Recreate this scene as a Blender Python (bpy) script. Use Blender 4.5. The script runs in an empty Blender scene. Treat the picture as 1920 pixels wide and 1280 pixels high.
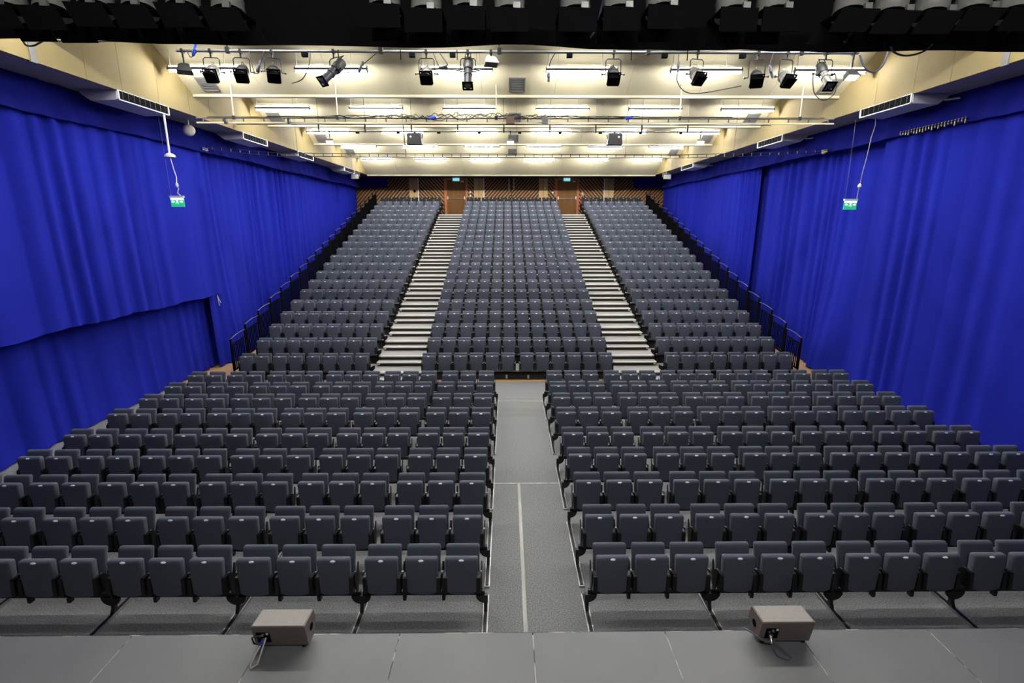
import bpy, bmesh, math, random
from math import sin, cos, tan, pi, radians
from mathutils import Vector, Matrix

random.seed(7)
SC = bpy.context.scene
COL = SC.collection

# ------------------------------------------------------------------ camera, world, exposure
cam_d = bpy.data.cameras.new('camera')
cam_d.sensor_width = 36.0
cam_d.lens = 956.0 / 1920.0 * 36.0
cam_d.clip_end = 200
cam = bpy.data.objects.new('camera', cam_d)
cam.location = (-0.33, 0.0, 4.8)
cam.rotation_euler = (radians(90 - 13.2), 0, radians(-0.6))
COL.objects.link(cam)
SC.camera = cam

world = bpy.data.worlds.new('world')
SC.world = world
world.use_nodes = True
world.node_tree.nodes['Background'].inputs[0].default_value = (0.5, 0.55, 0.6, 1)
world.node_tree.nodes['Background'].inputs[1].default_value = 0.0
SC.view_settings.view_transform = 'Standard'
SC.view_settings.look = 'None'
SC.view_settings.gamma = 1.0
SC.view_settings.use_curve_mapping = False
SC.view_settings.exposure = 1.15
TUBE_STRENGTH = 140.0
UPTUBE_STRENGTH = 12.0
FILL_STRENGTH = 200.0

# ------------------------------------------------------------------ materials
MATS = {}


def mat(name, col, rough=0.6, metal=0.0, spec=0.5, noise=None, bump=None, emit=None, sheen=0.0):
    """noise = (scale, second colour, contrast lo, hi); bump = (scale, strength)."""
    if name in MATS:
        return MATS[name]
    m = bpy.data.materials.new(name)
    m.use_nodes = True
    nt = m.node_tree
    b = nt.nodes['Principled BSDF']
    b.inputs['Base Color'].default_value = (*col, 1)
    b.inputs['Roughness'].default_value = rough
    b.inputs['Metallic'].default_value = metal
    b.inputs['Specular IOR Level'].default_value = spec
    if sheen:
        b.inputs['Sheen Weight'].default_value = sheen
        b.inputs['Sheen Roughness'].default_value = 0.4
    tc = None
    if noise or bump:
        tc = nt.nodes.new('ShaderNodeTexCoord')
    if noise:
        sc, c2, lo, hi = noise
        n = nt.nodes.new('ShaderNodeTexNoise')
        n.inputs['Detail'].default_value = 4
        if isinstance(sc, tuple):
            mp = nt.nodes.new('ShaderNodeMapping')
            mp.inputs['Scale'].default_value = sc
            nt.links.new(tc.outputs['Object'], mp.inputs['Vector'])
            nt.links.new(mp.outputs['Vector'], n.inputs['Vector'])
            n.inputs['Scale'].default_value = 1.0
        else:
            nt.links.new(tc.outputs['Object'], n.inputs['Vector'])
            n.inputs['Scale'].default_value = sc
        r = nt.nodes.new('ShaderNodeValToRGB')
        r.color_ramp.elements[0].position = lo
        r.color_ramp.elements[1].position = hi
        r.color_ramp.elements[0].color = (*col, 1)
        r.color_ramp.elements[1].color = (*c2, 1)
        nt.links.new(n.outputs['Fac'], r.inputs['Fac'])
        nt.links.new(r.outputs['Color'], b.inputs['Base Color'])
    if bump:
        n2 = nt.nodes.new('ShaderNodeTexNoise')
        n2.inputs['Scale'].default_value = bump[0]
        n2.inputs['Detail'].default_value = 3
        nt.links.new(tc.outputs['Object'], n2.inputs['Vector'])
        bp = nt.nodes.new('ShaderNodeBump')
        bp.inputs['Strength'].default_value = bump[1]
        bp.inputs['Distance'].default_value = 0.01
        nt.links.new(n2.outputs['Fac'], bp.inputs['Height'])
        nt.links.new(bp.outputs['Normal'], b.inputs['Normal'])
    if emit:
        b.inputs['Emission Color'].default_value = (*emit[0], 1)
        b.inputs['Emission Strength'].default_value = emit[1]
    MATS[name] = m
    return m


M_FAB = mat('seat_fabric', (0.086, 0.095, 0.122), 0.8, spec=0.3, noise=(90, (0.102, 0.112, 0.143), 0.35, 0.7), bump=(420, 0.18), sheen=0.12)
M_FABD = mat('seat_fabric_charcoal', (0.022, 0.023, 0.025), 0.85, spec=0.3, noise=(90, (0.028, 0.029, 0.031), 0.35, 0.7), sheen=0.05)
M_BLK = mat('black_steel', (0.007, 0.007, 0.008), 0.4, spec=0.5)
M_BLKM = mat('black_matt', (0.0035, 0.0035, 0.004), 0.9, spec=0.06)
M_PLATE = mat('number_plate', (0.92, 0.92, 0.92), 0.3)
M_STEEL = mat('bright_steel', (0.55, 0.54, 0.52), 0.38, metal=0.85)
M_ALU = mat('aluminium_nosing', (0.86, 0.83, 0.77), 0.5, metal=0.0)
M_CARPET = mat('grey_carpet', (0.17, 0.17, 0.168), 0.95, spec=0.1, noise=(60, (0.38, 0.38, 0.375), 0.35, 0.72), bump=(150, 0.5))
M_TREAD = mat('tread_carpet', (0.34, 0.325, 0.295), 0.95, spec=0.1, noise=(40, (0.42, 0.405, 0.37), 0.35, 0.7))
M_RISER = mat('riser_brown', (0.040, 0.030, 0.024), 0.7)
M_SKIRT = mat('tier_skirt', (0.012, 0.010, 0.009), 0.75)
M_WOODF = mat('floor_timber', (0.60, 0.35, 0.15), 0.45, noise=((9, 1.2, 1), (0.68, 0.42, 0.20), 0.3, 0.7))
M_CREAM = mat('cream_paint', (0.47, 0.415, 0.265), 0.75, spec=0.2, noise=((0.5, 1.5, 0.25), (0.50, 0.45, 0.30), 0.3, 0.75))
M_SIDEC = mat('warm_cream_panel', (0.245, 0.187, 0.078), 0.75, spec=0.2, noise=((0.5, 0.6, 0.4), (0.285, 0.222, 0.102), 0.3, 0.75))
M_SOFFIT = mat('soffit_grey', (0.23, 0.21, 0.235), 0.85, noise=(1.2, (0.26, 0.24, 0.265), 0.3, 0.7))
M_CREAMT = mat('cream_trim', (0.46, 0.40, 0.26), 0.6)
M_BLUE = mat('royal_blue_drape', (0.014, 0.021, 0.335), 0.95, spec=0.06, noise=((0.9, 0.9, 0.35), (0.019, 0.027, 0.41), 0.3, 0.75), bump=(160, 0.12))
M_BLUEP = mat('navy_pelmet', (0.008, 0.010, 0.16), 0.95, spec=0.06, noise=(1.1, (0.010, 0.013, 0.20), 0.3, 0.7))
M_WALL = mat('wall_dark_plaster', (0.05, 0.05, 0.06), 0.9)
M_STAGE = mat('stage_paint', (0.15, 0.15, 0.148), 0.42, spec=0.45, noise=(1.3, (0.185, 0.183, 0.176), 0.3, 0.75), bump=(6, 0.05))
M_SEAM = mat('worn_board_edge', (0.62, 0.58, 0.48), 0.8, noise=(5, (0.07, 0.07, 0.07), 0.46, 0.56))
M_TAUPE = mat('taupe_cabinet', (0.165, 0.132, 0.115), 0.5, noise=(30, (0.185, 0.15, 0.13), 0.3, 0.7), bump=(300, 0.15))
M_SLATB = mat('slat_backing', (0.014, 0.007, 0.004), 0.85)
M_SLAT = mat('cedar_slat', (0.27, 0.125, 0.040), 0.6, noise=(5, (0.35, 0.17, 0.058), 0.3, 0.7))
M_PIL = mat('oak_pilaster', (0.47, 0.30, 0.115), 0.5, noise=((8, 8, 0.6), (0.55, 0.37, 0.16), 0.3, 0.7))
M_DOOR = mat('door_veneer', (0.15, 0.066, 0.018), 0.5, spec=.15, noise=((7, 7, 0.5), (0.19, 0.086, 0.025), 0.3, 0.7))
M_JAMB = mat('redwood_jamb', (0.42, 0.13, 0.042), 0.5)
M_RED = mat('signal_red', (0.55, 0.01, 0.012), 0.3)
M_WHITE = mat('white_enamel', (0.80, 0.79, 0.76), 0.4)
M_IVORY = mat('ivory_plastic', (0.66, 0.60, 0.50), 0.5)
M_GREYB = mat('grey_lantern_body', (0.22, 0.21, 0.185), 0.45, metal=0.3, noise=(20, (0.28, 0.265, 0.235), 0.3, 0.7))
M_DARKB = mat('dark_lantern_body', (0.035, 0.035, 0.036), 0.45, metal=0.3)
M_LENS = mat('lens_glass', (0.10, 0.10, 0.09), 0.12, spec=0.8)
M_BLUEC = mat('blue_connector', (0.02, 0.06, 0.45), 0.4)
M_GREYC = mat('grey_connector', (0.10, 0.11, 0.15), 0.45)
M_CABLE = mat('black_cable', (0.012, 0.012, 0.013), 0.5)
M_CABLEG = mat('grey_cable', (0.30, 0.29, 0.27), 0.5)
M_VENT = mat('vent_grey', (0.075, 0.072, 0.065), 0.6)
M_VENTF = mat('vent_frame_grey', (0.14, 0.135, 0.12), 0.5)
M_BORDER = mat('black_serge', (0.0045, 0.0045, 0.005), 0.95, spec=0.05, noise=(40, (0.0065, 0.0065, 0.007), 0.3, 0.7))
M_TUBE = mat('lit_tube', (0.9, 0.9, 0.9), 0.4, emit=((0.96, 0.975, 1.0), TUBE_STRENGTH))
M_TUBEU = mat('lit_tube_upper', (0.9, 0.9, 0.9), 0.4, emit=((0.96, 0.975, 1.0), UPTUBE_STRENGTH))
M_TUBEFILL = mat('added_fill_tube', (0.9, 0.9, 0.9), 0.4, emit=((0.96, 0.975, 1.0), FILL_STRENGTH))
M_LITLENS = mat('lit_lamp_lens', (0.9, 0.9, 0.9), 0.4, emit=((1.0, 0.95, 0.87), 12.0))
M_HOUS = mat('batten_housing', (0.20, 0.19, 0.18), 0.5)
M_GREEN = mat('exit_green', (0.02, 0.33, 0.14), 0.5, emit=((0.03, 0.5, 0.22), 0.35))
M_PALEG = mat('exit_pale', (0.7, 0.95, 0.8), 0.5, emit=((0.7, 1.0, 0.82), 0.45))
M_CYAN = mat('exit_cyan', (0.15, 0.62, 0.72), 0.5, emit=((0.25, 0.65, 0.8), 0.35))
M_TAPE = mat('pale_floor_strip', (0.55, 0.53, 0.44), 0.5, noise=((6, 0.8, 6), (0.36, 0.35, 0.31), 0.35, 0.6))
M_FAR = mat('backstage_black', (0.012, 0.012, 0.013), 0.9)

# ------------------------------------------------------------------ mesh builder
def frame_z(d):
    d = Vector(d).normalized()
    up = Vector((0, 0, 1)) if abs(d.z) < 0.95 else Vector((0, 1, 0))
    x = up.cross(d).normalized()
    y = d.cross(x)
    return x, y, d


class MB:
    def __init__(s):
        s.v = []
        s.f = []
        s.mi = []
        s.cur = 0

    def add(s, vs, fs):
        o = len(s.v)
        s.v.extend([tuple(p) for p in vs])
        for f in fs:
            s.f.append(tuple(i + o for i in f))
            s.mi.append(s.cur)
        return s

    def box(s, x0, x1, y0, y1, z0, z1):
        vs = [(x0, y0, z0), (x1, y0, z0), (x1, y1, z0), (x0, y1, z0), (x0, y0, z1), (x1, y0, z1), (x1, y1, z1), (x0, y1, z1)]
        return s.add(vs, [(0, 3, 2, 1), (4, 5, 6, 7), (0, 1, 5, 4), (1, 2, 6, 5), (2, 3, 7, 6), (3, 0, 4, 7)])

    def obox(s, c, size, ax, ay, az):
        c = Vector(c)
        hx, hy, hz = [q / 2 for q in size]
        vs = []
        for sz in (-1, 1):
            for sx, sy in ((-1, -1), (1, -1), (1, 1), (-1, 1)):
                vs.append(c + Vector(ax) * (sx * hx) + Vector(ay) * (sy * hy) + Vector(az) * (sz * hz))
        return s.add(vs, [(0, 3, 2, 1), (4, 5, 6, 7), (0, 1, 5, 4), (1, 2, 6, 5), (2, 3, 7, 6), (3, 0, 4, 7)])

    def prism(s, poly, axis, a0, a1):
        """poly = 2-D points in the two other axes (order x,y,z without axis)."""
        n = len(poly)
        def p(q, a):
            return {'x': (a, q[0], q[1]), 'y': (q[0], a, q[1]), 'z': (q[0], q[1], a)}[axis]
        vs = [p(q, a0) for q in poly] + [p(q, a1) for q in poly]
        fs = [tuple(range(n - 1, -1, -1)), tuple(range(n, 2 * n))]
        for i in range(n):
            j = (i + 1) % n
            fs.append((i, j, n + j, n + i))
        return s.add(vs, fs)

    def tube(s, p0, p1, r, n=8, r1=None):
        return s.path([p0, p1], r, n, r1)

    def path(s, pts, r, n=6, r1=None):
        pts = [Vector(p) for p in pts]
        rings = []
        px = None
        for i, p in enumerate(pts):
            d = (pts[min(i + 1, len(pts) - 1)] - pts[max(i - 1, 0)])
            if d.length < 1e-9:
                d = Vector((0, 0, 1))
            d.normalize()
            if px is None:
                x, y, _ = frame_z(d)
            else:
                x = (px - d * px.dot(d))
                if x.length < 1e-6:
                    x = frame_z(d)[0]
                x.normalize()
                y = d.cross(x)
            px = x
            rr = r if r1 is None else r + (r1 - r) * i / (len(pts) - 1)
            rings.append([p + (x * cos(2 * pi * k / n) + y * sin(2 * pi * k / n)) * rr for k in range(n)])
        return s.rings(rings)

    def rings(s, rings, cap=True):
        n = len(rings[0])
        vs = [p for r in rings for p in r]
        fs = []
        for i in range(len(rings) - 1):
            for k in range(n):
                a, b = i * n + k, i * n + (k + 1) % n
                fs.append((a, b, b + n, a + n))
        if cap:
            fs.append(tuple(range(n - 1, -1, -1)))
            fs.append(tuple(range((len(rings) - 1) * n, len(rings) * n)))
        return s.add(vs, fs)

    def lathe(s, prof, o, d, n=14):
        """prof = (distance along d, radius)."""
        x, y, d = frame_z(d)
        o = Vector(o)
        return s.rings([[o + d * t + (x * cos(2 * pi * k / n) + y * sin(2 * pi * k / n)) * max(r, 1e-4) for k in range(n)] for t, r in prof])

    def mesh(s, name, mats, smooth=None):
        me = bpy.data.meshes.new(name)
        me.from_pydata(s.v, [], s.f)
        if not isinstance(mats, (list, tuple)):
            mats = [mats]
        for m in mats:
            me.materials.append(m)
        if len(mats) > 1:
            me.polygons.foreach_set('material_index', s.mi)
        bm = bmesh.new()
        bm.from_mesh(me)
        bmesh.ops.recalc_face_normals(bm, faces=bm.faces)
        bm.to_mesh(me)
        bm.free()
        if smooth is not None:
            me.polygons.foreach_set('use_smooth', [True] * len(me.polygons))
            me.set_sharp_from_angle(angle=radians(smooth))
        me.update()
        return me

    def build(s, name, mats, parent=None, smooth=None):
        return link(name, s.mesh(name, mats, smooth), parent)


def link(name, me, parent=None, loc=None, rz=0.0):
    o = bpy.data.objects.new(name, me)
    COL.objects.link(o)
    if parent is not None:
        o.parent = parent
    if loc is not None:
        o.location = loc
    if rz:
        o.rotation_euler = (0, 0, rz)
    return o


def tag(o, label, cat, group=None, kind=None):
    assert 4 <= len(label.split()) <= 16, label
    o['label'] = label
    o['category'] = cat
    if group:
        o['group'] = group
    if kind:
        o['kind'] = kind
    return o


def thing(name, label, cat, loc=(0, 0, 0), rz=0.0, group=None):
    o = bpy.data.objects.new(name, None)
    o.empty_display_size = 0.1
    COL.objects.link(o)
    o.location = loc
    if rz:
        o.rotation_euler = (0, 0, rz)
    return tag(o, label, cat, group)


def struct(name, label, cat, mb=None, m=None, smooth=None):
    if mb is None:
        o = bpy.data.objects.new(name, None)
        COL.objects.link(o)
    else:
        o = mb.build(name, m, None, smooth)
    return tag(o, label, cat, None, 'structure')


ORD = ['zeroth', 'first', 'second', 'third', 'fourth', 'fifth', 'sixth', 'seventh', 'eighth', 'ninth', 'tenth', 'eleventh', 'twelfth', 'thirteenth',
       'fourteenth', 'fifteenth', 'sixteenth', 'seventeenth', 'eighteenth', 'nineteenth', 'twentieth', 'twenty-first']
SIDE = {-1: 'short-curtain side', 1: 'long-curtain side'}

# camera frustum test: leave out repeats wholly outside the photograph (with a margin)
_F = Vector((sin(radians(.6)) * cos(radians(13.2)), cos(radians(.6)) * cos(radians(13.2)), -sin(radians(13.2))))
_R = Vector((cos(radians(.6)), -sin(radians(.6)), 0))
_U = _R.cross(_F)


def in_view(p, margin=70):
    d = Vector(p) - Vector((-0.33, 0, 4.8))
    c = d.dot(_F)
    if c < 0.3:
        return False
    u, v = 960 + 956 * d.dot(_R) / c, 640 - 956 * d.dot(_U) / c
    return -margin < u < 1920 + margin and -margin < v < 1280 + margin


# ================================================================== SETTING
XW = 10.55          # side walls
YB = 35.30          # back wall
ZS = 7.65           # side soffits
XC = 8.93           # edge of the raised coffer
SLOPE = 0.55

# timber hall floor and carpet
struct('floor', 'orange timber hall floor showing around the tiered seating', 'floor', MB().box(-XW, XW, 4.0, YB + .2, -0.1, -0.012), M_WOODF)
tag(MB().box(-10.5, 10.5, 4.2, 15.02, -0.012, 0.0).build('floor_carpet', M_CARPET), 'speckled grey carpet laid under the level seat rows', 'carpet', None, 'structure')
# walls behind the drapes
struct('wall_left', 'dark side wall behind the short curtain', 'wall', MB().box(-XW - .2, -XW, -5, YB + .2, -0.1, 11.2), M_WALL)
struct('wall_right', 'dark side wall behind the long curtains', 'wall', MB().box(XW, XW + .2, -5, YB + .2, -0.1, 11.2), M_WALL)
struct('wall_stage', 'black wall at the rear of the stage', 'wall', MB().box(-XW - .2, XW + .2, -5.2, -5, -0.1, 11.2), M_FAR)

# stage deck of sheets
stage = struct('floor_stage', 'grey painted stage deck made of large board sheets', 'floor')
MB().box(-9.5, 9.5, -5, 4.06, 0.80, 0.9972).build('deck_base', M_SEAM, stage)
MB().box(-9.5, 9.5, 3.98, 4.05, 0.0, 0.80).build('stage_front', M_BLKM, stage)
MB().box(-9.5, 9.5, 4.086, 4.094, 0.95, 0.9985).build('edge_lip', mat('chipped_edge', (0.62, 0.58, 0.48), 0.8, noise=((3, 3, 3), (0.10, 0.10, 0.10), 0.40, 0.48)), stage)
XS = [-9.5, -7.65, -6.39, -5.13, -3.87, -2.61, -1.35, -.09, 1.17, 2.43, 3.69, 4.95, 6.21, 7.47, 9.5]
for i in range(len(XS) - 1):
    for y0, y1 in ((-5, -0.8), (-0.8, 1.64), (1.64, 4.085)):
        g = 0.0045
        MB().box(XS[i] + g, XS[i + 1] - g, y0 + g, y1 - (g if y1 < 4 else 0), 0.985, 1.0).build('board', M_STAGE, stage)

# side soffits and coffer walls
for s, nm in ((-1, 'left'), (1, 'right')):
    a, b = sorted((s * (XC + .06), s * (XW + .1)))
    struct('ceiling_soffit_' + nm, 'mauve grey ceiling soffit above the ' + ('short' if s < 0 else 'long') + ' curtain', 'ceiling', MB().box(a, b, -5, YB, ZS, ZS + .12), M_SOFFIT)
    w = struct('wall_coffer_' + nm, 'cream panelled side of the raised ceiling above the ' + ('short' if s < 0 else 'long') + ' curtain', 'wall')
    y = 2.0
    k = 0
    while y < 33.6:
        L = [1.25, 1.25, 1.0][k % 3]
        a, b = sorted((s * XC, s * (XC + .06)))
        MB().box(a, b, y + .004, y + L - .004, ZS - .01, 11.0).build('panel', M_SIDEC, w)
        y += L
        k += 1
    a, b = sorted((s * (XC + .055), s * (XC + .08)))
    MB().box(a, b, -5, YB, ZS, 11.2).build('backing', M_CREAMT, w)
    a, b = sorted((s * (XC - .02), s * (XC + .06)))
    MB().box(a, b, 10.22, 10.36, ZS - .03, 11.0).build('cover_strip', M_VENTF, w)

# saw-tooth ceiling bays
BAYS = [(6.27, 8.20), (10.77, 8.20), (15.27, 8.20), (19.77, 8.20), (24.27, 8.20), (28.77, 8.20), (33.10, 7.63)]
BAYW = ['nearly above the border cloth', 'unseen behind the border cloth'] + [ORD[q] + ' one beyond border cloth' for q in range(1, 6)]
for i, (B, zb) in enumerate(BAYS):
    w = struct('ceiling_%d' % (i + 1), 'sloping cream ceiling bay, ' + BAYW[i], 'ceiling')
    d = 4.46 if i < 6 else 4.28
    n = 9
    for k in range(n):
        x0, x1 = -XC + 2 * XC * k / n + .003, -XC + 2 * XC * (k + 1) / n - .003
        MB().prism([(B, zb), (B, zb + .05), (B - d, zb + .05 + SLOPE * d), (B - d, zb + SLOPE * d)], 'x', x0, x1).build('panel', M_CREAM, w)
    MB().box(-XC, XC, B - .015, B + .05, zb - .055, zb + .02).build('edge_trim', M_CREAMT, w)
    MB().box(-XC, XC, B - .01, B + .04, zb - .075, zb - .056).build('dark_bead', M_VENT, w)  # dark bead along the underside of the trim
    MB().box(-XC, XC, B + .005, B + .045, zb + .02, 10.75).build('upstand', M_CREAM, w)
struct('ceiling_back', 'dark strip of ceiling over the rear doors', 'ceiling', MB().box(-XW, XW, 33.15, YB, 7.62, 7.70), M_SKIRT)
struct('ceiling_top', 'flat roof slab above the saw tooth ceiling', 'ceiling', MB().box(-XW, XW, -5, YB, 11.0, 11.1), M_CREAMT)
struct('wall_proscenium', 'black wall over the stage opening', 'wall', MB().box(-XW, XW, 2.2, 2.3, 6.9, 11.0), M_FAR)

# ------------------------------------------------------------------ back wall with slats, pilasters, doors
wb = struct('wall_back', 'rear wall clad in diagonal cedar slats between oak pilasters', 'wall')
MB().box(-XW, XW, YB, YB + .2, -0.1, 7.9).build('backing', M_SLATB, wb)


def clip(poly, x0, x1, z0, z1):
    for ax, lim, sg in ((0, x0, 1), (0, x1, -1), (1, z0, 1), (1, z1, -1)):
        out = []
        for i in range(len(poly)):
            a, b = poly[i - 1], poly[i]
            ia, ib = sg * (a[ax] - lim) >= 0, sg * (b[ax] - lim) >= 0
            if ia != ib:
                t = (lim - a[ax]) / (b[ax] - a[ax])
                out.append((a[0] + (b[0] - a[0]) * t, a[1] + (b[1] - a[1]) * t))
            if ib:
                out.append(b)
        poly = out
        if len(poly) < 3:
            return []
    return poly


def slats(x0, x1, z0, z1, sg):
    h = z1 - z0
    run = h / tan(radians(47))
    pitch, wd = 0.235, 0.135
    x = x0 - run
    while x < x1 + run:
        q = [(x, z0), (x + wd, z0), (x + wd + sg * run, z1), (x + sg * run, z1)]
        p = clip(q, x0, x1, z0, z1)
        if len(p) >= 3:
            ar = abs(sum(p[i - 1][0] * p[i][1] - p[i][0] * p[i - 1][1] for i in range(len(p)))) / 2
            if ar > .004:
                MB().prism(p, 'y', YB - .055 - random.uniform(0, .008), YB + .002).build('slat', M_SLAT, wb)
        x += pitch


Z0P, Z1P = 5.24, 7.60
for x0, x1, sg in ((-10.4, -6.79, 1), (-6.15, -4.49, -1), (-2.89, -2.50, -1), (-1.82, -.02, 1), (.02, 1.80, 1), (2.44, 2.90, -1), (4.51, 6.15, -1), (6.83, 10.4, 1)):
    slats(x0, x1, Z0P, Z1P, sg)
for x0, x1 in ((-6.77, -6.17), (-2.48, -1.84), (1.82, 2.42), (6.17, 6.81)):
    m = (x0 + x1) / 2
    for a, b in ((x0, m - .012), (m + .012, x1)):
        MB().box(a, b, YB - .06, YB + .002, Z0P, Z1P).build('pilaster_board', M_PIL, wb)
for x in (-6.16, 2.38 - 4.2, 6.16):
    MB().box(x - .025, x + .025, YB - .10, YB - .06, 6.1, Z1P).build('conduit', M_WHITE, wb)
for x in (-.16, .16):
    MB().box(x - .035, x + .035, YB - .10, YB - .03, 6.85, Z1P).build('pull_rod', M_IVORY, wb)
MB().box(-.008, .008, YB - .045, YB, Z0P, Z1P).build('joint_cover', M_SLATB, wb)
for x, z in ((-2.73, 6.72), (-2.73, 6.48), (2.75, 6.7), (2.22, 6.98), (-6.47, 6.72)):
    MB().box(x - .045, x + .045, YB - .085, YB - .03, z - .05, z + .05).build('switch_plate', M_WHITE, wb)
MB().lathe([(0, .09), (.05, .09), (.06, .05)], (-6.42, YB - .06, 6.78), (0, -1, 0), 12).build('round_sounder', M_BLKM, wb)

for n, xa, xb, sd in ((1, -4.29, -3.05, -1), (2, 3.06, 4.35, 1)):
    d = struct('door_%d' % n, 'brown veneered exit door with push bar, stair aisle on the ' + SIDE[sd], 'door')
    MB().box(xa, xb, YB - .05, YB + .002, 5.25, 7.52).build('leaf', M_DOOR, d)
    for a, b in ((xa - .17, xa), (xb, xb + .15)):
        MB().box(a, b, YB - .075, YB + .002, 5.25, 7.60).build('jamb', M_JAMB, d)
    MB().box(xa, xb, YB - .07, YB + .002, 7.52, 7.60).build('head', M_JAMB, d)
    pb = MB()
    pb.tube((xa + .05, YB - .12, 6.31), (xb - .05, YB - .12, 6.31), .02, 8)
    pb.build('push_bar', M_STEEL, d, 40)
    for x in (xa + .06, xb - .06):
        MB().box(x - .03, x + .03, YB - .14, YB - .05, 6.26, 6.44).build('bar_bracket', M_WHITE, d)
    MB().box(xb - .3, xb - .1, YB - .11, YB - .05, 7.36, 7.44).build('door_closer', M_STEEL, d)

# ================================================================== DRAPES
def drape(name, label, group, s, y0, y1, z0, z1, xb, amp, wl, seed, m=None, hemfun=None, flare=0.25, parts=True, pull=None):
    m = m or M_BLUE
    rnd = random.Random(seed)
    ph = [rnd.uniform(0, 6.28) for _ in range(6)]
    ny = max(8, int((y1 - y0) / 0.032))
    nz = 14
    vs, fs = [], []
    for j in range(nz + 1):
        t = j / nz
        for i in range(ny + 1):
            y = y0 + (y1 - y0) * i / ny
            zb = z0 + (hemfun(y) if hemfun else 0)
            z = zb + (z1 - zb) * t
            q = y + .35 * sin(y * .9 + ph[0]) + .16 * sin(2.3 * y + ph[1])
            a = amp * (.55 + .45 * sin(.8 * y + ph[2]))
            f = sin(2 * pi * q / wl + ph[3] + .15 * sin(3 * t + ph[4]))
            f = (2 * abs(sin(pi * q / wl + ph[3] / 2 + .08 * sin(3 * t + ph[4]))) ** .8 - 1.15) * .6 + .5 * f
            x = xb - s * a * f * (1 + flare * (1 - t)) - s * .03 * sin(7 * q + ph[5]) * (1 - t * .5)
            x -= s * .10 * (1 - t) ** 2
            if pull:
                x -= s * pull(y, t)
            vs.append((x, y, z))
    w = ny + 1
    for j in range(nz):
        for i in range(ny):
            a = j * w + i
            fs.append((a, a + 1, a + 1 + w, a + w))
    mb = MB()
    mb.add(vs, fs)
    o = mb.build(name, m, None, 80)
    return tag(o, label, 'curtain', group)


GC = 'royal blue wall curtains'
drape('short_curtain', 'royal blue short curtain whose hem ends halfway down the wall', GC, -1, 2.5, 17.05, 2.50, 7.1, -9.98, .062, .60, 1,
      hemfun=lambda y: .02 * sin(3 * y) + .03 * sin(.7 * y), flare=.1)
drape('floor_curtain', 'royal blue floor-length curtain showing below the short curtain', GC, -1, 2.5, 17.7, 0.03, 3.1, -10.40, .055, .46, 2)
drape('rear_curtain', 'royal blue floor-length curtain between the short curtain and rear wall', GC, -1, 16.75, 34.95, 0.02, 7.1, -10.20, .10, .46, 3,
      pull=lambda y, t: .35 * (1 - t) ** 2 * math.exp(-((y - 17.9) / .6) ** 2))
drape('long_curtain', 'royal blue long curtain beside the level seats, opposite the short curtain', GC, 1, 2.5, 14.7, 0.03, 7.1, 10.03, .068, .66, 4)
drape('long_curtain', 'royal blue long curtain hanging beside the lower tier rows', GC, 1, 14.45, 22.7, 0.03, 7.1, 10.36, .095, .52, 5,
      pull=lambda y, t: .45 * (1 - t) ** 3 * math.exp(-((y - 16.3) / .75) ** 2))
drape('long_curtain', 'royal blue long curtain beside upper tiers, opposite the rear curtain', GC, 1, 21.75, 34.95, 0.02, 7.1, 10.06, .085, .44, 6)


def pelmet(label, s, y0, y1, seed):
    return drape('pelmet', label, 'navy blue pelmets', s, y0, y1, 6.95, ZS - .004, s * 9.93 if s < 0 else 9.95, .012, 2.6, seed, M_BLUEP, hemfun=lambda y: .02 * sin(1.1 * y + seed), flare=.3)


pelmet('long navy pelmet running above the short curtain', -1, 2.35, 34.80, 11)
pelmet('long navy pelmet running above the long curtains', 1, 2.35, 34.80, 12)
for s, x0, x1 in ((-1, -9.9, -8.12), (1, 8.02, 9.9)):
    vs, fs = [], []
    n = 30
    for j in range(4):
        for i in range(n + 1):
            x = x0 + (x1 - x0) * i / n
            vs.append((x, 34.86 - .02 * sin(x * 5) * (1 - j / 3), 6.97 + .65 * j / 3))
    for j in range(3):
        for i in range(n):
            a = j * (n + 1) + i
            fs.append((a, a + 1, a + n + 2, a + n + 1))
    mb = MB()
    mb.add(vs, fs)
    tag(mb.build('pelmet', M_BLUEP, None, 60), 'short navy pelmet returning across the rear wall, ' + SIDE[s], 'curtain', 'navy blue pelmets')

# ================================================================== SEATS
def outline(wt, wb_, zb, zt, r, belly, n=4):
    """front-view outline, clockwise; rounded upper corners, bellied lower edge."""
    p = []
    ht, hb = wt / 2, wb_ / 2
    for k in range(n + 1):
        a = pi / 2 * k / n
        p.append((-ht + r - r * cos(a), zt - r + r * sin(a)))
    for k in range(n + 1):
        a = pi / 2 * k / n
        p.append((ht - r + r * sin(a), zt - r + r * cos(a)))
    rb = .03
    m = 8
    for k in range(m + 1):
        t = k / m
        x = hb - 2 * hb * t
        p.append((x, zb + belly * (1 - (1 - (2 * t - 1) ** 4)) if True else zb))
    return p


def loft(specs, shape):
    """specs: (y, inset, top drop)."""
    rings = []
    wt, wb_, zb, zt, r, belly, lean = shape
    for y, ins, drop in specs:
        pts = outline(wt - 2 * ins, wb_ - 2 * ins, zb + ins * .8, zt - drop, max(r - ins * .5, .012), belly)
        rings.append([(x, y + lean * (z - zb), z) for x, z in pts])
    mb = MB()
    mb.rings(rings)
    return mb


PAN = ((0.000, .020, .046), (0.004, .009, .027), (.012, .0025, .012), (.026, 0, .003), (.050, 0, 0), (.085, .004, .006), (.105, .016, .024))
PAN_S = (.402, .370, .315, .805, .024, .035, .03)
BACK = ((0.000, .020, .034), (.006, .008, .016), (.020, .001, .004), (.045, 0, 0), (.066, .006, .008), (.082, .02, .026))
BACK_S = (.422, .414, .40, .845, .024, .012, .26)


def seat_backrest(mb=None):
    b = loft(BACK, BACK_S)
    b.v = [(x, y + .115, z) for x, y, z in b.v]
    return b


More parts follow.
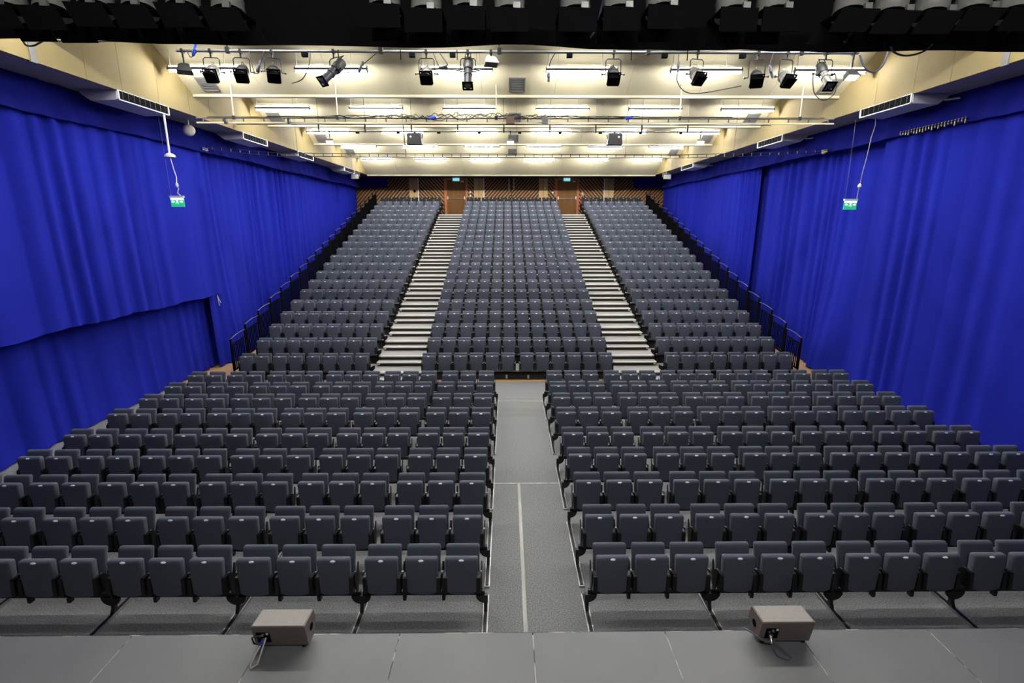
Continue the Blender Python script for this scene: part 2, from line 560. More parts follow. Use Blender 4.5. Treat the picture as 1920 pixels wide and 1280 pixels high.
def seat_plate():
    c = Vector((0, .0135, .7895))
    ax = Vector((1, 0, 0))
    nrm = Vector((0, -.62, .78)).normalized()
    ay = nrm.cross(ax)
    mb = MB()
    n = 14
    ring = lambda k, off: [c + nrm * off + ax * (.032 * k * cos(2 * pi * i / n)) + ay * (.0135 * k * sin(2 * pi * i / n)) for i in range(n)]
    mb.rings([ring(1.0, -.006), ring(1.0, .004), ring(.85, .006)])
    return mb


def seat_arm(s, low=.2915):
    mb = MB()
    a, b = sorted((s * .232, s * .2445))
    # side plate from the beam up to the hinge and on to the back
    mb.prism([(.085, low), (.155, low), (.175, .35), (.215, .48), (.235, .62), (.215, .64), (.165, .52), (.105, .585), (.075, .60), (.055, .58), (.06, .42), (.085, .35)], 'x', a, b)
    # hinge cover beside the pan
    a, b = sorted((s * .184, s * .2300))
    mb.prism([(-.014, .345), (.112, .340), (.122, .40), (.118, .56), (.095, .575), (.012, .572), (-.002, .558), (-.018, .37)], 'x', a, b)
    return mb


ME_PAN = loft(PAN, PAN_S).mesh('seat_cushion', M_FAB, 50)
ME_BACK = seat_backrest().mesh('backrest', M_FAB, 50)
ME_PLATE = seat_plate().mesh('number_plate', M_PLATE, 50)
ME_ARM = {s: seat_arm(s).mesh('support_arm', M_BLK) for s in (-1, 1)}
ME_CAP = {}
for s in (-1, 1):
    a, b = sorted((s * .233, s * .2435))
    ME_CAP[s] = MB().prism([(.060, .582), (.075, .602), (.098, .596), (.09, .575)], 'x', a, b).mesh('bolt_cap', M_STEEL)
bm_low = MB()


def make_seat(name, label, group, loc, caps=True):
    t = thing(name, label, 'seat', loc, 0, group)
    link('backrest', ME_BACK, t)
    link('seat_cushion', ME_PAN, t)
    link('number_plate', ME_PLATE, t)
    for s in (-1, 1):
        a = link('support_arm', ME_ARM[s], t)
        if caps:
            link('bolt_cap', ME_CAP[s], a)
    return t


FROWS = [5.42, 6.32, 7.30, 8.24, 9.18, 10.29, 11.25, 12.16, 13.11]
# one side of the aisle: (unit start index, seat offsets)
UNITS = [[.89, 1.38, 1.87], [2.45, 2.94, 3.43], [4.00, 4.49, 4.98], [5.56, 6.05, 6.55], [7.12, 7.62], [8.18, 8.67]]
JOINTS = [.605, 2.16, 3.715, 5.27, 6.835, 7.90, 8.955]
GF = 'folding seats in the level floor rows'
FROWN = ['front'] + ORD[2:]


def side_x(s, x):
    return -x if s < 0 else x + .07


for r, y in enumerate(FROWS):
    for s in (-1, 1):
        k = 0
        for un in UNITS:
            for x in un:
                k += 1
                X = side_x(s, x)
                if in_view((X, y, .6), 90):
                    make_seat('folding_seat', 'slate blue folding seat, %s floor row, %s from centre aisle, %s' % (FROWN[r], ORD[k], SIDE[s]), GF, (X, y, 0))

# beams with brackets and legs
ME_LEG = MB()
ME_LEG.prism([(.10, .234), (.15, .234), (.16, .16), (.13, .09), (.155, .03), (.05, .03), (.085, .09), (.095, .16)], 'x', -.022, .022)
ME_LEGQ = {}
for q in (-1, 1):
    b = MB()
    b.v, b.f, b.mi = list(ME_LEG.v), list(ME_LEG.f), list(ME_LEG.mi)
    b.prism([(q * -.03, .245)] + [(q * .12 * cos(pi / 2 * k / 6), .245 - .11 * sin(pi / 2 * k / 6)) for k in range(7)] + [(q * -.03, .135)], 'y', .075, .095)
    ME_LEGQ[q] = b.mesh('leg', M_BLK)
ME_LEG.prism([(-.12 * cos(pi * k / 10), .245 - .11 * sin(pi * k / 10)) for k in range(11)], 'y', .075, .095)
ME_LEG = ME_LEG.mesh('leg', M_BLK)
for r, y in enumerate(FROWS):
    for s in (-1, 1):
        for u, un in enumerate(UNITS):
            xa, xb = side_x(s, JOINTS[u]), side_x(s, JOINTS[u + 1])
            if not (in_view((xa, y, .3), 20) or in_view((xb, y, .3), 20)):
                continue
            place = ['by the centre aisle', 'second out from centre aisle', 'third out from centre aisle', 'fourth out from centre aisle', 'fifth out from centre aisle', 'by the curtain'][u]
            t = thing('bench_frame', 'black beam under %s seats, %s floor row, %s, %s' % ('three' if len(un) == 3 else 'two', FROWN[r], place, SIDE[s]), 'seat beam', (xa, y, 0), 0, 'beams under the level floor rows')
            w = xb - xa
            a, b = sorted((0.012 * (1 if w > 0 else -1), w - .012 * (1 if w > 0 else -1)))
            MB().box(a, b, .10, .15, .235, .290).build('rail', M_BLK, t)
            MB().box(a + .1, b - .1, .152, .21, .272, .284).build('under_tray', M_VENTF, t)
            for x in un:
                for q in (-.24, .24):
                    if abs(x + q - JOINTS[u]) > .1 and abs(x + q - JOINTS[u + 1]) > .1 and (q > 0):
                        X = side_x(s, x + q) - xa
                        MB().box(X - .02, X + .02, .085, .145, .17, .235).build('bracket_stub', M_BLK, t)
            link('leg', ME_LEGQ[1 if w > 0 else -1] if u == 0 else ME_LEG, t)
            if u == len(UNITS) - 1:
                link('leg', ME_LEGQ[-1 if w > 0 else 1], t, (w, 0, 0))
RAILS = [((4.35, 5.78), 'under the front floor row'), ((5.96, 7.45), 'joining second and third floor rows'), ((7.86, 9.35), 'joining fourth and fifth floor rows'),
         ((9.98, 11.45), 'joining sixth and seventh floor rows'), ((11.88, 13.32), 'joining eighth and ninth floor rows')]
JN = ['beside the centre aisle', 'second out from aisle', 'third out from aisle', 'fourth out from aisle', 'fifth out from aisle', 'sixth out from aisle', 'beside the curtain']
for (ya, yb), nm in RAILS:
    for s in (-1, 1):
        for j, x in enumerate(JOINTS):
            X = side_x(s, x)
            if not (in_view((X, ya, 0), 0) or in_view((X, yb, 0), 0)):
                continue
            t = thing('floor_rail', 'steel floor rail %s, %s, %s' % (nm, JN[j], SIDE[s]), 'floor rail', (X, ya, 0), 0, 'floor rails under the seat legs')
            L = yb - ya
            MB().box(-.020, .020, 0, L, 0, .030).build('channel', M_BLK, t)
            for q in (-1, 1):
                MB().box(*(sorted((q * .021, q * .036))), -.012, L, 0, .026).build('edge_strip', M_STEEL, t)
            MB().box(-.036, .036, -.028, -.013, 0, .026).build('end_stop', M_STEEL, t)

# floor strips in the aisle
tag(MB().box(-.135, -.085, 4.3, 8.72, 0, .006).build('floor_strip', M_TAPE), 'pale strip running lengthwise along the carpet of centre aisle', 'floor strip')
tag(MB().box(-.60, .72, 8.72, 8.76, 0, .006).build('floor_strip', M_TAPE), 'pale strip across centre aisle level with the fourth floor row', 'floor strip')
tag(MB().box(-.58, .78, 13.25, 13.28, 0, .006).build('floor_strip', M_TAPE), 'thin pale strip across centre aisle level with the ninth floor row', 'floor strip')

# ================================================================== TIERS
TY = lambda k: 15.22 + .956 * k      # front of the number plates in tier row k
TZ = lambda k: -.035 + .277 * k      # level the seat heights are measured from
DY = lambda k: 15.27 + .956 * k      # platform nose
DZ = lambda k: .245 + .277 * k       # platform top
NT = 21
XA0, XA1 = 2.97, 4.53                # stair aisle
XT = 8.66
def risers(t, zl, z):
    for a, b, m in ((-XT, -XA1, M_SKIRT), (-XA1, -XA0, M_RISER), (-XA0, XA0, M_SKIRT), (XA0, XA1, M_RISER), (XA1, XT, M_SKIRT)):
        MB().box(a, b, .02, .06, zl + .001, z - .05).build('riser', m, t)
    for a, b in ((-XT, -XA1 - .01), (-XA0 + .01, XA0 - .01), (XA1 + .01, XT)):
        MB().box(a, b, -.03, .03, z - .05, z - .001).build('front_rail', M_BLKM, t)


for k in range(NT):
    t = thing('tier_platform', 'stepped platform carrying the %s tier seat row' % ORD[k + 1], 'seating platform', (0, DY(k), 0), 0, 'stepped tier platforms')
    L = .974 if k < 20 else .83
    z = DZ(k)
    zl = 0 if k == 0 else DZ(k - 1)
    if k < 18:
        MB().box(-XT, XT, 0, L, z - .05, z).build('deck', M_TREAD, t)
        risers(t, zl, z)
        for s in (-1, 1):
            a, b = sorted((s * XA0, s * (XA1 - .06)))
            MB().box(a, b, -.025, .045, z - .035, z + .006).build('nosing', M_ALU, t)
    elif k == 18:
        MB().box(-XT, XT, 0, YB - DY(18) - .08, z - .05, z).build('deck', M_TREAD, t)
        risers(t, zl, z)
        for s in (-1, 1):
            a, b = sorted((s * XA0, s * (XA1 - .06)))
            MB().box(a, b, -.025, .045, z - .035, z + .006).build('nosing', M_ALU, t)
    else:
        for a, b in ((-XT, -XA1 - .02), (-XA0, XA0), (XA1 + .02, XT)):
            MB().box(a, b, 0, min(L, YB - DY(k) - .08), z - .05, z).build('deck', M_TREAD, t)
            MB().box(a, b, .02, .06, zl + .002, z - .05).build('riser', M_SKIRT, t)
    for s in (-1, 1):
        a, b = sorted((s * (XA1 + .006), s * (XA1 + .036)))
        MB().prism([(-.10, z - .26), (.12, z - .26), (.42, z + .02), (.42, z + .10), (.02, z + .16), (-.06, z + .02)], 'x', a, b).build('end_cheek', M_BLKM, t)
        a, b = sorted((s * (XT + .003), s * (XT + .02)))
        MB().box(a, b, 0.002, min(.954, YB - DY(k) - .08), max(0, z - .45), z).build('side_skirt', M_SKIRT, t)
    if k == 0:
        for x in (-5.9, -1.66, -.34, .34, 1.66, 5.9):
            MB().box(x - .03, x + .03, -.03, .03, .035, .15).build('support_foot', M_STEEL, t)

# intermediate steps in the two stair aisles
for s in (-1, 1):
    for k in range(19):
        z = DZ(k) - .137
        t = thing('aisle_step', '%s intermediate step up the stair aisle on the %s' % (ORD[k + 1], SIDE[s]), 'step', (s * (XA0 + XA1) / 2, DY(k) - .30, 0), 0, 'intermediate steps in the stair aisles')
        w = (XA1 - XA0) / 2
        zl = 0 if k == 0 else DZ(k - 1)
        MB().box(-w, w, .02, .30, z - .03, z).build('tread', M_TREAD, t)
        MB().box(-w + .01, w - .02, .05, .09, zl + .002, z - .03).build('riser', M_RISER, t)
        MB().box(-w, w, -.025, .045, z - .032, z + .006).build('nosing', M_ALU, t)
        a, b = sorted((s * (w - .085), s * (w - .02)))
        MB().box(a, b, -.01, .05, z - .095, z - .033).build('end_cap', M_IVORY, t)

GT = 'folding seats in the lower tier rows'
SIDEX = [4.82 + .4915 * i for i in range(8)]
SIDEX0 = [4.84, 5.33, 5.82, 6.31, 6.85, 7.34, 7.88, 8.37]
CENX = [.247 + .4936 * i for i in range(6)]
CENX0 = [.295 + .4915 * i for i in range(6)]
NIND = 11
stuff = MB()
low_pan = ((0.000, .034, .060), (.018, .005, .014), (.055, 0, 0), (.105, .016, .024))
low_back = ((0.000, .028, .040), (.024, .001, .004), (.066, .006, .008), (.082, .02, .026))


def add_seat_to(mb, p, dark):
    X, Y, Z = p
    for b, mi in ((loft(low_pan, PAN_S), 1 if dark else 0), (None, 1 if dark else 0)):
        if b is None:
            b = loft(low_back, BACK_S)
            b.v = [(x, y + .115, z) for x, y, z in b.v]
        mb.cur = mi
        mb.add([(x + X, y + Y, z + Z) for x, y, z in b.v], b.f)
    mb.cur = 2
    b = seat_plate()
    mb.add([(x + X, y + Y, z + Z) for x, y, z in b.v], b.f)
    mb.cur = 3
    for s in (-1, 1):
        b = seat_arm(s)
        mb.add([(x + X, y + Y, z + Z) for x, y, z in b.v], b.f)


for k in range(NT):
    y, z = TY(k), TZ(k)
    for s in (-1, 1):
        for i, x in enumerate(SIDEX0 if k == 0 else SIDEX):
            if k < NIND:
                make_seat('tip_up_seat', 'slate blue folding seat, %s tier row, %s from stair aisle, %s block' % (ORD[k + 1], ORD[i + 1], SIDE[s]), GT, (s * x, y, z), caps=True)
            else:
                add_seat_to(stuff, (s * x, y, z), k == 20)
        for i, x in enumerate(CENX0 if k == 0 else CENX):
            if k < NIND:
                make_seat('tip_up_seat', 'slate blue folding seat, %s tier row, centre block, %s from %s stair' % (ORD[k + 1], ORD[6 - i], SIDE[s]), GT, (s * x, y, z), caps=True)
            else:
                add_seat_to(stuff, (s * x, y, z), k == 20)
tag(stuff.build('upper_tier_seating', [M_FAB, M_FABD, M_PLATE, M_BLK], None, 50), 'dense rows of slate blue folding seats filling the upper ten tiers', 'seating', None, 'stuff')

# brackets holding each tier row (rail along the platform nose)
for k in range(NT):
    for a, b, nm in ((-8.62, -4.60, SIDE[-1] + ' block'), (-2.96, 2.96, 'centre block'), (4.60, 8.62, SIDE[1] + ' block')):
        t = tag(MB().box(a, b, TY(k) + .085, TY(k) + .155, TZ(k) + .2815, TZ(k) + .2905).build('seat_rail', M_BLK),
                'black mounting rail under seats, %s tier row, %s' % (ORD[k + 1], nm), 'seat rail', 'mounting rails of the tier rows')

# guard rails along the outer edges
def guard_meshes():
    out = {}
    f = MB()
    f.box(-.022, .022, -.022, .022, -.05, 1.08)
    out['post'] = f.mesh('post', M_BLKM)
    f = MB()
    f.box(-.02, .02, .87, .91, -.05, 1.185)
    out['rear'] = f.mesh('rear_post', M_BLKM)
    f = MB()
    f.path([(0, -.02, 1.07), (0, .20, 1.125), (0, .42, 1.165), (0, .62, 1.185), (0, .90, 1.19)], .014, 8)
    out['hand'] = f.mesh('handrail', mat('handrail_grey', (.10, .10, .11), .35, metal=.5), 50)
    f = MB()
    f.prism([(0, .86), (0, .90), (.88, 1.00), (.88, .96)], 'x', -.012, .012)
    out['mid'] = f.mesh('mid_rail', M_BLKM)
    f = MB()
    f.prism([(0, .06), (0, .10), (.88, .20), (.88, .16)], 'x', -.012, .012)
    out['low'] = f.mesh('bottom_rail', M_BLKM)
    f = MB()
    f.box(-.012, .012, -.012, .012, 0, .80)
    out['bar'] = f.mesh('bar', M_BLKM)
    return out


GM = guard_meshes()
for s in (-1, 1):
    for k in range(20):
        t = thing('guard_rail', 'black barred guard rail beside the %s tier row, %s' % (ORD[k + 1], SIDE[s]), 'guard rail', (s * 8.75, DY(k) - .05, DZ(k)), 0, 'guard rails along the tier edges')
        link('post', GM['post'], t)
        link('rear_post', GM['rear'], t)
        link('handrail', GM['hand'], t)
        link('mid_rail', GM['mid'], t)
        link('bottom_rail', GM['low'], t)
        for j in range(8):
            yy = .09 + j * .095
            link('bar', GM['bar'], t, (0, yy, .08 + yy * .11))

# ================================================================== CEILING FITTINGS
# fluorescent battens
def tube_meshes():
    h = MB()
    h.box(-.90, .90, -.062, .062, -.028, .028)
    hm = h.mesh('housing', M_HOUS)
    e = MB()
    e.box(-.012, .012, -.028, .028, -.075, .075)
    em = e.mesh('end_cap', M_HOUS)
    a = MB().tube((-.875, 0, .056), (.875, 0, .056), .019, 8).mesh('tube', M_TUBEU, 50)
    b = MB().tube((-.875, 0, -.056), (.875, 0, -.056), .019, 8).mesh('tube', M_TUBE, 50)
    return hm, em, a, b


HM, EM, TA, TB = tube_meshes()
TFILL = MB().tube((-.875, 0, -.056), (.875, 0, -.056), .019, 8).mesh('tube', M_TUBEFILL, 50)
BAYN = {1: 'hidden', 2: 'first', 3: 'second', 4: 'third', 5: 'fourth', 6: 'fifth'}
for i, (B, zb) in enumerate(BAYS):  # row behind the border cloth is unseen, added to light the near hall
    if i == 0:
        continue
    y, z = {6: (31.06, 8.30)}.get(i, (B - 1.345, 8.49))
    gap = zb + SLOPE * (B - y) - z
    for j in range(6):
        x = -7.8 + 3.12 * j
        t = thing('fluorescent_batten', 'lit fluorescent batten, ceiling bay %s, %s from short-curtain side' % (BAYW[i], ORD[j + 1]), 'ceiling light', (x, y, z), 0, 'fluorescent battens on the sloping ceiling')
        link('housing', HM, t)
        for sx in (-1, 1):
            link('end_cap', EM, t, (sx * .885, 0, 0))
        link('tube', TA, t)
        link('tube', TB, t)
        for px, pr in ((-.84, .012), (.5, .007)):
            MB().tube((px, 0, .022), (px, 0, gap - .01), pr, 6).build('conduit_drop', M_WHITE, t)

for j in range(2):  # two unseen battens added to brighten seat fronts and border lanterns
    t = thing('fluorescent_batten', 'added fill batten, unseen over the stage, %s from short-curtain side' % ORD[j + 1], 'ceiling light', (-1.0 + 2.2 * j, -.5, 7.6), 0, 'added fill battens over the stage')
    link('housing', HM, t)
    for sx in (-1, 1):
        link('end_cap', EM, t, (sx * .885, 0, 0))
    link('tube', TFILL, t)
    for px in (-.6, .6):
        MB().tube((px, 0, .022), (px, 0, 3.39), .008, 6).build('conduit_drop', M_WHITE, t)

# square vents on the slopes
for i, xs in ((2, (-8.31, -.04, 8.43)), (3, (-8.49, -.03, 8.42)), (4, (-8.43, -.02, 8.52)), (5, (-8.52, -.02, 8.5))):
    B, zb = BAYS[i]
    for j, x in enumerate(xs):
        d = .36
        c = Vector((x, B - d, zb + SLOPE * d - .012))
        sl = Vector((0, -1, SLOPE)).normalized()
        nn = Vector((0, SLOPE, 1)).normalized() * -1
        t = thing('air_vent', 'grey louvred vent on ceiling bay, %s, %s' % (BAYW[i], ('short-curtain side', 'in the middle', 'long-curtain side')[j]), 'vent', c, 0, 'louvred vents on the sloping ceiling')
        ax = Vector((1, 0, 0))
        MB().obox(Vector((0, 0, 0)), (.40, .46, .02), ax, sl, nn).build('back_plate', M_VENT, t)
        f = MB()
        for sx in (-1, 1):
            f.obox(ax * (sx * .205) + nn * .012, (.03, .49, .03), ax, sl, nn)
        for sy in (-1, 1):
            f.obox(sl * (sy * .235) + nn * .012, (.44, .03, .03), ax, sl, nn)
        f.build('frame', M_VENTF, t)
        for q in range(7):
            MB().obox(sl * (-.18 + .06 * q) + nn * .012, (.38, .018, .012), ax, sl, nn).build('slat', M_VENTF, t)

# side air units under the soffits
for s, ys in ((-1, (12.33, 17.83, 22.33, 28.6)), (1, (12.50, 18.10, 26.52))):
    for j, y in enumerate(ys):
        t = thing('air_unit', 'grey box air unit with black slot under the soffit, %s out from stage, %s' % (ORD[j + 1], SIDE[s]), 'air unit', (s * XC, y, 0), 0, 'air units under the side soffits')
        P = lambda q: [(s * a, b) for a, b in q]
        L = 1.76
        MB().prism(P([(.03, 7.66), (.05, 7.44), (.62, 7.42), (.84, 7.58), (.84, 7.66)]), 'y', 0, L).build('casing', mat('air_unit_grey', (0.40, 0.39, 0.42), .6), t)
        a, b = sorted((s * .0, s * .035))
        MB().box(a, b, .06, L - .06, 7.475, 7.64).build('slot', M_BLKM, t)
        f = MB()
        a, b = sorted((s * -.012, s * .05))
        f.box(a, b, 0, L, 7.437, 7.457)
        f.box(a, b, 0, .035, 7.435, 7.655)
        f.box(a, b, L - .035, L, 7.435, 7.655)
        f.box(a, b, 0, L, 7.640, 7.650)
        f.build('slot_frame', M_WHITE, t)
        for q in range(9):
            yy = .15 + q * (L - .3) / 8
            a, b = sorted((s * -.004, s * .002))
            MB().box(a, b, yy - .004, yy + .004, 7.475, 7.64).build('vane', M_BLK, t)
        if s > 0:
            MB().path([(.80, .05, 7.52), (.82, -.15, 7.50), (.86, -.3, 7.49)], .02, 6).build('drain_pipe', M_CABLEG, t)

# ---- bars
def pipe_thing(name, label, cat, y, z, x0, x1, hang_x, ztop, r=.024, group=None, pm=None, hm=None):
    t = thing(name, label, cat, (0, y, z), 0, group)
    MB().tube((x0, 0, 0), (x1, 0, 0), r, 10).build('pipe', pm or mat('scaffold_grey', (.24, .24, .25), .4, metal=.5), t, 40)
    for x in hang_x:
        MB().box(x - .012, x + .012, -.012, .012, -.03, ztop - z).build('hanger', hm or M_DARKB, t)
        MB().box(x - .035, x + .035, -.035, .035, -.035, .06).build('clamp', M_BLK, t)
    return t


def bay_z(y):
    for B, zb in BAYS:
        if B - 4.46 <= y <= B:
            return zb + SLOPE * (B - y)
    return 8.2


foh = pipe_thing('lighting_bar', 'long grey lighting bar carrying the stage lanterns', 'lighting bar', 10.0, 7.74, -6.15, 5.98, (-5.25, -2.55, -.45, 2.2, 4.95), bay_z(10.0) - .01)
for x in (-3.9, -2.0, -1.28, .8, 2.5, 3.9):
    MB().box(x - .05, x + .05, -.04, .04, -.09, -.02).build('socket_box', M_BLKM, foh)
for x in (-3.3, -2.2, -1.2, 1.9, 2.9):
    MB().box(x - .008, x + .008, -.03, -.022, -.14, .02).build('cable_tie', M_BLKM, foh)

# cable ladder bar
cb = pipe_thing('cable_bar', 'beige twin-rail bar loaded with black cables', 'lighting bar', 14.9, 7.535, -8.72, 8.66, (-7.7, -4.9, -.6, 4.4, 7.7), bay_z(14.9) - .01, r=.016, pm=M_VENTF, hm=M_CREAMT)
MB().box(-8.72, 8.66, -.015, .015, -.135, -.095).build('lower_rail', M_CREAMT, cb)
for k in range(32):
    x = -8.55 + k * .55
    MB().box(x - .012, x + .012, -.012, .012, -.12, .01).build('rung', M_DARKB, cb)
rc = random.Random(5)
for c in range(4):
    pts = []
    for k in range(70):
        x = -8.4 + 1.6 * c + k * (.243 - .06 * c)
        dens = math.exp(-((x + 1.4) / 2.8) ** 2)
        pts.append((x, -.03 - .012 * c, .025 + .015 * c + dens * rc.uniform(-.10, .07)))
    MB().path(pts, .009, 5).build('cable', M_CABLE, cb)
for x, z, w, h, m in ((-.22, -.05, .22, .19, mat('brown_box', (.10, .06, .03), .6)), (.72, -.06, .16, .17, M_VENT), (-6.2, -.09, .05, .16, M_CABLE), (-7.9, -.09, .05, .14, M_CABLE)):
    MB().box(x - w / 2, x + w / 2, -.12, -.02, z - h / 2, z + h / 2).build('junction_box', m, cb)
for x in (-2.32, 3.0):
    MB().tube((x - .1, -.06, -.01), (x + .1, -.06, .03), .04, 8).build('plug', M_BLUEC, cb, 40)

# truss bar further back
tb = pipe_thing('truss_bar', 'slim black twin-pipe truss holding the two loudspeakers', 'lighting bar', 17.5, 7.62, -6.75, 6.35, (), 8.6, r=.02)
MB().tube((-9.0, 0, .21), (8.2, 0, .21), .013, 8).build('upper_pipe', M_DARKB, tb, 40)
for k in range(10):
    x = -4.9 - 1.48 + k * 1.48 + .05
    if x > 6.9:
        break
    MB().box(x - .022, x + .022, -.02, .02, -.03, .22).build('strut', M_DARKB, tb)
    MB().tube((x, 0, .2), (x, 0, bay_z(17.5) - 7.62), .006, 5).build('wire', M_DARKB, tb)
for k in range(9):
    x = -5.1 + 1.3 * k
    MB().box(x - .05, x + .05, -.04, .03, -.06, -.015).build('socket_box', M_BLKM, tb)

# ladder track
lt = thing('ladder_track', 'thin black ladder-shaped curtain track spanning the hall', 'track', (0, 17.3, 0))
TR = [(-9.85, 7.11), (-8.7, 6.99), (-7.65, 6.90), (-5.6, 6.885), (-.15, 6.875), (5.35, 6.86), (8.1, 6.93), (9.85, 7.03)]
def trz(x):
    for (x0, z0), (x1, z1) in zip(TR, TR[1:]):
        if x0 <= x <= x1:
            return z0 + (z1 - z0) * (x - x0) / (x1 - x0)
    return 6.9
for dz in (.04, -.055):
    MB().path([(x, 0, z + dz) for x, z in TR], .010, 6).build('rail', M_DARKB, lt)
for k in range(67):
    x = -9.7 + k * .293
    MB().box(x - .010, x + .010, -.01, .01, trz(x) - .06, trz(x) + .045).build('rung', M_DARKB, lt)
for x in (-7.0, -3.6, .0, 3.5, 7.0):
    MB().tube((x, 0, trz(x)), (x, 0, bay_z(17.3)), .005, 5).build('wire', M_DARKB, lt)

# ---- lanterns on the front bar
def lantern(kind, label, x, y, z, yaw, pitch, body, group, drop=.36, scale=1.0):
    t = thing({'fresnel': 'fresnel_lantern', 'profile': 'profile_spot', 'flood': 'flood_lamp'}[kind], label, 'stage light', (x, y, z), 0, group)
    d = Vector((sin(yaw) * cos(pitch), -cos(yaw) * cos(pitch), -sin(pitch)))
    sx = Vector((cos(yaw), sin(yaw), 0))
    up = sx.cross(d) * -1
    if up.z < 0:
        up = -up
    c = Vector((0, 0, -drop))
    k = scale
    # clamp and yoke
    h = MB()
    h.box(-.022, .022, -.036, .036, -.036, -.0255)
    h.box(-.022, .022, -.036, -.0265, -.03, .03)
    h.box(-.022, .022, .0265, .036, -.03, .03)
    h.box(-.013, .013, -.013, .013, -.11, -.03)
    h.build('hook_clamp', M_BLK, t)
    if kind in ('fresnel', 'profile'):
        wy = .135 * k
        zt = -.11
        yk = [c + sx * -wy, Vector((0, 0, zt - .03)) + sx * -wy, Vector((0, 0, zt)) + sx * (-wy + .03), Vector((0, 0, zt)) + sx * (wy - .03), Vector((0, 0, zt - .03)) + sx * wy, c + sx * wy]
        MB().path(yk, .009, 6).build('yoke', M_BLK, t)
        for s in (-1, 1):
            MB().tube(c + sx * (s * wy), c + sx * (s * (wy + .055)), .011, 6).tube(c + sx * (s * (wy + .05)), c + sx * (s * (wy + .075)), .022, 8).build('knob', M_BLK, t)
        if kind == 'fresnel':
            prof = [(-.18, .02), (-.17, .062), (-.12, .082), (-.05, .10), (-.045, .108), (-.03, .108), (-.025, .10), (.0, .102), (.005, .110), (.02, .110), (.025, .102), (.08, .105), (.09, .115), (.12, .115), (.12, .09)]
            b = MB()
            b.lathe([(a * k, r * k) for a, r in prof], c, d, 16)
            b.path([c - d * (.15 * k) + up * (.03 * k), c - d * (.18 * k) + up * (.09 * k), c - d * (.10 * k) + up * (.125 * k), c - d * (.06 * k) + up * (.09 * k)], .007, 5)
            b.build('body', body, t, 40)
            MB().lathe([(0, .085 * k), (.012, .08 * k), (.02, .04 * k)], c + d * (.121 * k), d, 14).build('lens', M_LENS, t, 50)
            f = MB()
            fc = c + d * (.135 * k)
            for q in (-1, 1):
                f.obox(fc + sx * (q * .105 * k), (.018, .23 * k, .02), sx, up, d)
                f.obox(fc + up * (q * .105 * k), (.23 * k, .018, .02), sx, up, d)
            f.build('gel_frame', M_BLKM, t)
            bd = MB()
            dd = (d * .96 - up * .28).normalized()
            bd.obox(fc + d * (.045 * k) - up * (.03 * k), (.205 * k, .205 * k, .006), sx, dd.cross(sx), dd)
            bd.build('barn_door', M_BLKM, t)
            MB().lathe([(0, .008), (.003, .008)], fc + d * (.052 * k) - up * (.115 * k) + sx * (.085 * k), d, 6).build('catch', M_STEEL, t)
        else:
            b = MB()
            b.lathe([(-.24, .03), (-.23, .085), (-.10, .098), (-.02, .092), (.0, .085)], c, d, 12)
            b.path([c - d * .2 + up * .08 - sx * .05, c - d * .30 + up * .08 - sx * .045, c - d * .30 + up * .08 + sx * .045, c - d * .2 + up * .08 + sx * .05], .010, 5)
            b.build('lamp_housing', M_DARKB, t, 40)
            b = MB()
            b.lathe([(0, .070), (.10, .070), (.105, .078), (.13, .078), (.135, .068), (.30, .068), (.305, .082), (.345, .082), (.345, .06)], c, d, 14)
            b.build('barrel', body, t, 40)
            MB().lathe([(0, .058), (.008, .05), (.012, .02)], c + d * .346, d, 14).build('lens', M_LENS, t, 50)
            f = MB()
            fc = c + d * .36
            for q in (-1, 1):
                f.obox(fc + sx * (q * .08), (.03, .19, .012), sx, up, d)
                f.obox(fc + up * (q * .08), (.19, .03, .012), sx, up, d)
            f.build('colour_frame', M_BLKM, t)
            for q in (-1, 1):
                MB().obox(c + d * .04 + sx * (q * .11), (.09, .02, .012), sx, up, d).build('shutter_handle', M_BLKM, t)
    else:
        MB().path([Vector((0, 0, -.10)), Vector((0, 0, -drop + .10))], .014, 6).build('drop_arm', M_BLK, t)
        b = MB()
        ring = lambda q, w, hh: [c + d * q + sx * (a * w) + up * (bb * hh) for a, bb in ((-1, -1), (1, -1), (1, 1), (-1, 1))]
        b.rings([ring(-.10, .05, .03), ring(-.06, .09, .05), ring(.05, .125, .075), ring(.06, .125, .075)])
        b.build('reflector_hood', body, t)
        MB().obox(c + d * .064, (.20, .115, .008), sx, up, d).build('lamp_glass', M_LITLENS if 'lit' in label.split() else M_LENS, t)
    return t


